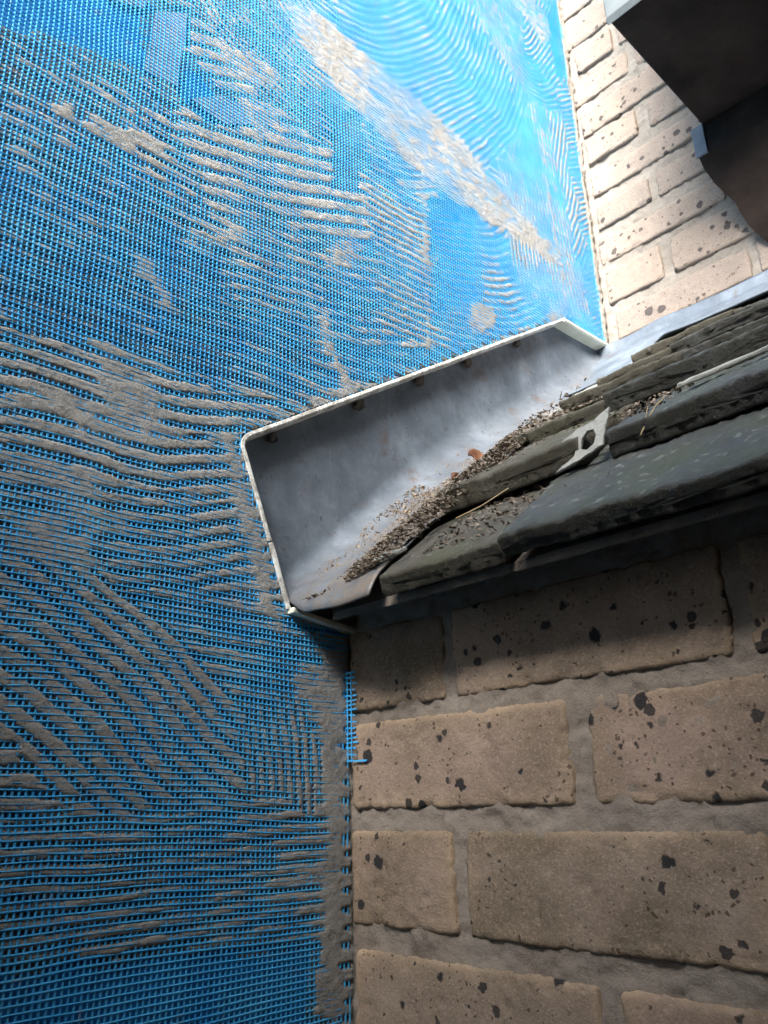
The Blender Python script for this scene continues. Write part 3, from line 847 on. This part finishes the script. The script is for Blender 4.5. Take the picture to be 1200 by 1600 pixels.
def tile_mesh(w, L, t, seed, res=.0045):
    """tile, tail at v=0, underside w=0; local x = across, y = up the slope, z = thickness"""
    nx = max(6, int(w / res)); ny = max(8, int(L / res / 2))
    xs_ = np.linspace(0, w, nx)
    rx = np.concatenate([xs_, [w, w], xs_[::-1], [0, 0]]); rh = np.concatenate([np.ones(nx), [.66, .33], np.zeros(nx), [.33, .66]])
    m = len(rx)
    rv = np.concatenate([[0, 0, 0, 0, .0006, .0018, .004, .007], np.linspace(.010, L, ny)]); rs = np.ones(len(rv)); rs[:6] = (.2, .45, .65, .82, .92, .97)
    v = rv[:, None] + 0 * rx; s_ = rs[:, None] + 0 * rx; x = rx[None] + 0 * v; h = rh[None] + 0 * v
    o1 = seed * 13.7
    tn = vnoise(x * 35 + o1, v * 20, seed) * .0009 + vnoise(x * 190 + o1, v * 190, seed + 1) * .0006 + vnoise(x * 420 + o1, v * 420, seed + 6) * .0006
    tail = vnoise(x * 60 + o1, h * 1.5 + 3, seed + 2) * .0016 + vnoise(x * 240 + o1, h * 3, seed + 3) * .001 + vnoise(x * 480 + o1, h * 6, seed + 7) * .0007
    fall = np.clip(1 - v / .012, 0, 1)
    side = (x < .002) | (x > w - .002)
    xx = x + vnoise(v * 60 + o1, h, seed + 4) * .0016 * side
    V = np.stack([xx, v + tail * fall, (.5 + (h - .5) * s_) * t + tn * np.where(h > .5, 1, .5)], -1).reshape(-1, 3)
    E = np.where((h < .9) | (v < .002), 1.0, np.clip(.6 - v / .02, 0, 1)).ravel()
    nr = len(rv); F_ = []
    for i in range(nr - 1):
        for k in range(m):
            a = i * m + k; b = i * m + (k + 1) % m
            F_.append((a, a + m, b + m, b))
    F_.append(tuple(range(m))); F_.append(tuple((nr - 1) * m + k for k in range(m))[::-1])
    return V, F_, E

def tile(x0, x1, y, z, phi, t, mat, seed, L=.21, roll=0.0, yaw=0.0, res=.0045, name='tile'):
    V, F_, E = tile_mesh(x1 - x0, L, t, seed, res)
    o = mesh_obj(name, V, F_, mat, None, True, E)
    bm = bmesh.new(); bm.from_mesh(o.data); bmesh.ops.recalc_face_normals(bm, faces=bm.faces); bm.to_mesh(o.data); bm.free()
    o.parent = ROOF
    o.matrix_parent_inverse = Matrix.Identity(4)
    o.location = Vector((x0, y, z)) - ROOF.location
    o.rotation_euler = (math.radians(phi), roll, yaw)
    return o
TAILS = [(-.062, .1325, 39, .0145), (-.005, .2005, 33, .0180), (.075, .2705, 29, .0160), (.155, .332, 27.5, .013), (.235, .389, 27, .0125), (.315, .445, 27, .0125)]
XS = [[(.115, .2195), (.2225, .388), (.391, .555), (.558, .722), (.725, .92)],
      [(.124, .246), (.268, .432), (.436, .600), (.603, .767), (.770, .92)],
      [(.142, .2225), (.2235, .388), (.391, .555), (.558, .722), (.725, .89)],
      [(.135, .250), (.2525, .416), (.419, .583), (.586, .75), (.753, .915)],
      [(.128, .21), (.212, .376), (.379, .543), (.546, .71), (.713, .88)],
      [(.13, .245), (.248, .412), (.415, .579), (.582, .746), (.749, .91)]]
sd_ = 0
for r_i, ((y, z, phi, t), spans) in enumerate(zip(TAILS, XS)):
    for c_i, (x0, x1) in enumerate(spans):
        sd_ += 1
        rr = random.Random(sd_)
        mat = M_TILE if (c_i == 0) else M_TILE_DK
        if r_i >= 2 and c_i == 0: mat = M_TILE
        dz = rr.uniform(-.0012, .0012); dyw = rr.uniform(-.008, .008)
        if r_i == 2 and c_i == 1: dz += .003
        if r_i == 2 and c_i == 0: dz -= .001
        L = .21 if r_i < 4 else .17
        tile(x0, x1, y + rr.uniform(-.003, .003), z + dz, phi + rr.uniform(-.6, .6), t, mat, 50 + sd_, L, rr.uniform(-.012, .012), dyw, .0022 if c_i < 2 else .006)

# ------------------------------------------------------------------ dark overhang (foot of a bay) on the upper wall
OVER = thing('bay_overhang', 'dark stained timber overhang with grey clad front, jutting above the tiled roof', 'overhang', (.7, .35, .62))
v, f = boxvf(.213, 0.945, .209, .492, .800, .840)
bevel_obj(mesh_obj('soffit_board', v, f, M_OVER, OVER), .003, 2)
v, f = boxvf(.2105, .945, .2035, .210, .796, 2.2)
v[0] = (.2125, .205, .803)
bevel_obj(mesh_obj('lead_clad_front', v, f, mat_simple('grey_cladding', (0.085, 0.10, 0.105), (0.135, 0.155, 0.16), 25, 0.5, 0.2), OVER), .0012, 2)
v, f = boxvf(.2135, .945, .2105, .492, .8405, 2.2)
mesh_obj('bay_side', v, f, M_OVER2, OVER)
# curved bracket moulding below the soffit, against the wall
edge_l = [(.2023, .425, .7532), (.2026, .4322, .7412), (.2100, .4394, .7164), (.2177, .4467, .6997), (.2236, .4539, .6872), (.2252, .4611, .6737),
          (.2276, .4683, .6606), (.2321, .4756, .6502), (.2368, .4828, .6407), (.2416, .4920, .6310)]
loop_ = [(.2135, .425, .7995)] + edge_l + [(.2416, .492, .7995)]
n = len(loop_)
V = list(loop_) + [(.945, b, c) for a, b, c in loop_]
Fs = [(i, i + n, (i + 1) % n + n, (i + 1) % n) for i in range(n)] + [tuple(range(n, 2 * n))[::-1]] + [(0, i, i + 1) for i in range(1, n - 1)]
o = mesh_obj('curved_moulding', V, Fs, M_OVER2, OVER)
bm = bmesh.new(); bm.from_mesh(o.data); bmesh.ops.recalc_face_normals(bm, faces=bm.faces); bm.to_mesh(o.data); bm.free()
v, f = boxvf(.1995, .2150, .4215, .4248, .7535, .7990)
bevel_obj(mesh_obj('lead_tab', v, f, M_LEAD, OVER), .0006, 1)

# ------------------------------------------------------------------ litter, leaves, old mortar on the roof edge
def lead_z(x, y): return float(roof_z(y)) + .004 * max(0, (x - .02) / .1) ** 2
# dirt bank lying against the tile ends
nx, ny = 60, 170
X, Y = np.meshgrid(np.linspace(.035, .15, nx), np.linspace(-.066, .30, ny), indexing='ij')
Zb = roof_z(Y) + .004 * np.clip((X - .02) / .1, 0, None) ** 2
hgt = .021 * sstep(.035, .125, X + .12 * np.clip(Y - .03, 0, None)) * (.55 + .6 * fbm(X * 30, Y * 22, 131, 3)) * sstep(-.068, -.02, Y) * sstep(.30, .12, Y) - .0022 + .0022 * fbm(X * 220, Y * 220, 132, 2)
V = np.stack([X, Y, Zb + hgt], -1).reshape(-1, 3)
F_ = grid_faces(nx, ny)
cut = ((hgt < -.0012) | (X > .112 + .05 * sstep(-.03, .03, Y)) | (Y < -.055)).ravel()
F_ = F_[~cut[F_].any(1)]
tag(mesh_obj('dirt', V, F_, M_DIRT, None, True), 'grey brown dirt banked between the lead and the tile ends', 'dirt', kind='stuff')

V = []; F_ = []
r = random.Random(5)
for k in range(5600):
    if k < 4500:
        y = min(.30, max(-.062, r.gauss(.035, .065))); x = min(.150, max(.01, r.gauss(.096 - .14 * max(0, y - .04), .033)))
        if vnoise(np.array([y * 26.]), np.array([x * 50.]), 8)[0] < -.25: x = min(.15, x + .03)
        z = lead_z(x, y) + max(0.0, .014 * (x - .045) / .075) * r.uniform(.5, 1.45) + .001
    else:
        rowi = r.choice([0, 0, 1, 1, 2]); y0, z0, ph, t_ = TAILS[rowi]
        u_ = r.uniform(.01, .09); x = r.uniform(.14, .30); y = y0 + u_ * math.cos(math.radians(ph)); z = z0 + u_ * math.sin(math.radians(ph)) + t_ * 1.1 + .0018
    ln = r.uniform(.0015, .0055) if r.random() < .9 else r.uniform(.006, .014); w = r.uniform(.0006, .0022) if ln < .0056 else .0005
    d = Euler((r.uniform(-.5, .5), r.uniform(-.5, .5), r.uniform(0, 6.28))).to_matrix() @ Matrix.Rotation(.6, 3, 'X')
    c = Vector((x, y, z)); b_ = len(V)
    up_n = d @ Vector((0, 0, r.uniform(.0004, .0012)))
    e1 = d @ Vector((ln / 2, 0, 0)); e2 = d @ Vector((0, w, 0))
    for q in (-e1, e2 * .9 + e1 * .2, e1, -e2 + e1 * -.1): V.append(tuple(c + q))
    V.append(tuple(c + up_n))
    F_ += [(b_, b_ + 1, b_ + 4), (b_ + 1, b_ + 2, b_ + 4), (b_ + 2, b_ + 3, b_ + 4), (b_ + 3, b_, b_ + 4), (b_ + 3, b_ + 2, b_ + 1, b_)]
tag(mesh_obj('leaf_litter', V, F_, M_LITTER), 'crumbled brown leaf litter and needles strewn over lead and tiles', 'leaf litter', kind='stuff')

V = []; F_ = []
r = random.Random(11)
for k in range(2600):
    y = r.uniform(-.045, .40) if r.random() < .5 else r.gauss(.05, .06)
    y = min(.44, max(-.05, y))
    x = min(.105, max(-.004, abs(r.gauss(.030, .026))))
    if vnoise(np.array([y * 28.]), np.array([x * 60.]), 5)[0] < -.15: continue
    rd = float(np.interp(y, [-.06, .10], [.028, .046]))
    a_ = math.acos(max(-1, min(1, 1 - (x + .0135) / rd)))
    z = (lead_z(x, y) if x > rd - .0135 else float(roof_z(y)) + rd * (1 - math.sin(a_))) + .0016
    sz = r.uniform(.0007, .0018) if r.random() < .93 else r.uniform(.002, .004)
    d = Euler((r.uniform(0, 6), r.uniform(0, 6), r.uniform(0, 6))).to_matrix()
    b_ = len(V)
    for q in ((1, 0, 0), (-.5, .8, 0), (-.5, -.8, .2), (0, .1, .9)): V.append(tuple(Vector((x, y, z)) + d @ (Vector(q) * sz)))
    F_ += [(b_, b_ + 1, b_ + 2), (b_, b_ + 1, b_ + 3), (b_ + 1, b_ + 2, b_ + 3), (b_ + 2, b_, b_ + 3)]
tag(mesh_obj('sand_crumbs', V, F_, M_SAND), 'pale buff sand and crumbs sprinkled along the fold of the lead', 'sand', kind='stuff')

def dead_leaf(loc, size, rot, label, seed):
    n = 9; V = []; r = random.Random(seed)
    for i in range(n):
        for j in range(5):
            u = i / (n - 1); v = j / 4 - .5
            wd = math.sin(math.pi * min(1, u * .95 + .04)) ** .7 * (1 + .2 * r.uniform(-1, 1))
            V.append(((u - .5) * size, v * wd * size * .75, size * (.42 * abs(v) * 1.6 + .25 * math.sin(u * 5 + seed) * .6) + r.uniform(-1, 1) * size * .03))
    o = mesh_obj('dead_leaf', V, grid_faces(n, 5), M_LEAF, None, True)
    s = o.modifiers.new('s', 'SOLIDIFY'); s.thickness = .0004
    o.location = loc; o.rotation_euler = rot
    tag(o, label, 'leaf', 'dead leaves on the flashing')
dead_leaf((.058, .118, lead_z(.058, .118) + .009), .017, (1.0, .3, .6), 'larger curled brown dead leaf on the lead near the tiles', 1)
dead_leaf((.062, .078, lead_z(.062, .078) + .007), .013, (.9, -.5, 2.0), 'smaller crumpled dead leaf, lower of the two on the lead', 2)

def slab(name, pl, th, mat, frame, seed, hole=None, rough=.0006):
    """irregular flat piece: outline in (u,v) metres, placed by a 4x4 frame"""
    bm = bmesh.new()
    vo = [bm.verts.new((a, b, 0)) for a, b in pl]
    eds = [bm.edges.new((vo[i], vo[(i + 1) % len(vo)])) for i in range(len(vo))]
    if hole:
        vh = [bm.verts.new((a, b, 0)) for a, b in hole]
        eds += [bm.edges.new((vh[i], vh[(i + 1) % len(vh)])) for i in range(len(vh))]
    bmesh.ops.triangle_fill(bm, edges=eds, use_beauty=True)
    fs = [q for q in bm.faces]
    ex = bmesh.ops.extrude_face_region(bm, geom=fs)
    for e in ex['geom']:
        if isinstance(e, bmesh.types.BMVert): e.co.z = th + random.uniform(-1, 1) * rough
    bmesh.ops.recalc_face_normals(bm, faces=bm.faces)
    me = bpy.data.meshes.new(name); bm.to_mesh(me); bm.free(); me.materials.append(mat)
    o = bpy.data.objects.new(name, me); COL.objects.link(o)
    o.matrix_world = frame
    return bevel_obj(o, th * .3, 2)
def frame_of(o, ex, ey):
    ex = Vector(ex).normalized(); ey = Vector(ey).normalized(); ez = ex.cross(ey)
    return Matrix(((ex.x, ey.x, ez.x, o[0]), (ex.y, ey.y, ez.y, o[1]), (ex.z, ey.z, ez.z, o[2]), (0, 0, 0, 1)))
def ragged(pl, n=4, amp=.0009, seed=1):
    r = random.Random(seed); out = []
    for i in range(len(pl)):
        a = pl[i]; b = pl[(i + 1) % len(pl)]
        for k in range(n):
            t = k / n
            out.append((a[0] + (b[0] - a[0]) * t + r.uniform(-1, 1) * amp, a[1] + (b[1] - a[1]) * t + r.uniform(-1, 1) * amp))
    return out
# mortar smear with a hole, bridging two tile tails of the second course
sm = ragged([(.232, .005), (.244, .011), (.256, .013), (.268, .019), (.2665, .009), (.265, .000), (.264, -.009), (.252, -.013), (.236, -.018), (.228, -.019), (.2425, -.010), (.2435, .001)], 3, .0006, 3)
ho = [(.2475, -.0065), (.2485, .001), (.2520, .006), (.2565, .0055), (.2590, .000), (.2575, -.0065), (.2520, -.0085)]
o = slab('mortar_smear', sm, .0022, M_FLAKE, frame_of((0, -.0065, .2175), (1, 0, 0), (0, .26, .97)), 3, ho)
tag(o, 'pale grey mortar smear with a hole bridging two tile ends', 'mortar')
FL = [([(0, 0), (.05, .004), (.085, .012), (.08, .026), (.04, .022), (.01, .014)], (.070, .165, 0.006), .0045, 'flat mortar flake lying on the lead beside the upper tiles'),
      ([(0, 0), (.03, -.003), (.055, .008), (.05, .02), (.015, .016)], (.085, .255, .008), .005, 'chipped mortar flake highest on the lead below the apron'),
      ([(0, 0), (.028, .002), (.036, .014), (.012, .02)], (.090, .21, .007), .0035, 'small mortar chip between the larger flakes on the lead'),
      ([(0, 0), (.034, .002), (.045, .012), (.02, .018), (.004, .010)], (.080, -.058, .005), .0035, 'thin mortar flake on the front lip of the lead')]
for k, (pl, (x, y, dz), th, lab) in enumerate(FL):
    o = slab('mortar_flake', ragged(pl, 3, .0012, 20 + k), th, M_FLAKE, frame_of((x, y, lead_z(x, y) + dz), (1, .15, .1), (-.1, .8, .6)), 20 + k)
    tag(o, lab, 'mortar', 'old mortar flakes on the lead')
o = slab('mortar_smear', ragged([(.30, .0), (.318, .006), (.345, .016), (.372, .020), (.365, .028), (.335, .020), (.315, .016), (.302, .008)], 3, .001, 9), .0035, M_FLAKE, frame_of((0, .030, .2475), (1, 0, 0), (0, .84, .54)), 9)
tag(o, 'pale mortar smear lying on the right tile of the second course', 'mortar')

def stalk(pts, rad, label):
    cu = bpy.data.curves.new('straw', 'CURVE'); cu.dimensions = '3D'; cu.bevel_depth = rad; cu.bevel_resolution = 1
    sp = cu.splines.new('POLY'); sp.points.add(len(pts) - 1)
    for q, a in zip(sp.points, pts): q.co = (*a, 1)
    tmp = bpy.data.objects.new('tmp', cu)
    me = bpy.data.meshes.new_from_object(tmp); bpy.data.objects.remove(tmp)
    me.materials.append(M_STRAW)
    o = bpy.data.objects.new('straw', me); COL.objects.link(o)
    tag(o, label, 'straw', 'dry straws caught on the tiles')
stalk([(.2905, -.011, .206), (.2955, -.0115, .213), (.302, -.010, .221), (.307, -.007, .226)], .0004, 'longer dry straw leaning across the tile end')
stalk([(.293, -.0115, .208), (.2965, -.012, .217), (.2975, -.011, .222)], .00035, 'shorter upright dry straw crossing the longer one')
stalk([(.155, -.030, .185), (.175, -.025, .190), (.195, -.020, .198)], .0004, 'dry straw lying on the lowest tile course')

# crumbs of dried mortar hanging under the bead
for k, (y, z, sz) in enumerate([(.028, .3575, .009), (.115, .414, .008), (.195, .466, .007), (.295, .531, .0065), (-.070, .293, .006)]):
    pl = ragged([(-sz, 0), (-sz * .3, .003), (sz, .004), (sz * .6, -sz * .35), (0, -sz * .7), (-sz * .6, -sz * .35)], 3, .0012, 70 + k)
    o = slab('mortar_crumb', pl, .005, M_DIRT, frame_of((-.0115, y, z), (0, .84, .54), (0, -.54, .84)), 70 + k)
    w_ = o.matrix_world.copy(); o.parent = TRIM; o.matrix_parent_inverse = TRIM.matrix_world.inverted(); o.matrix_world = w_
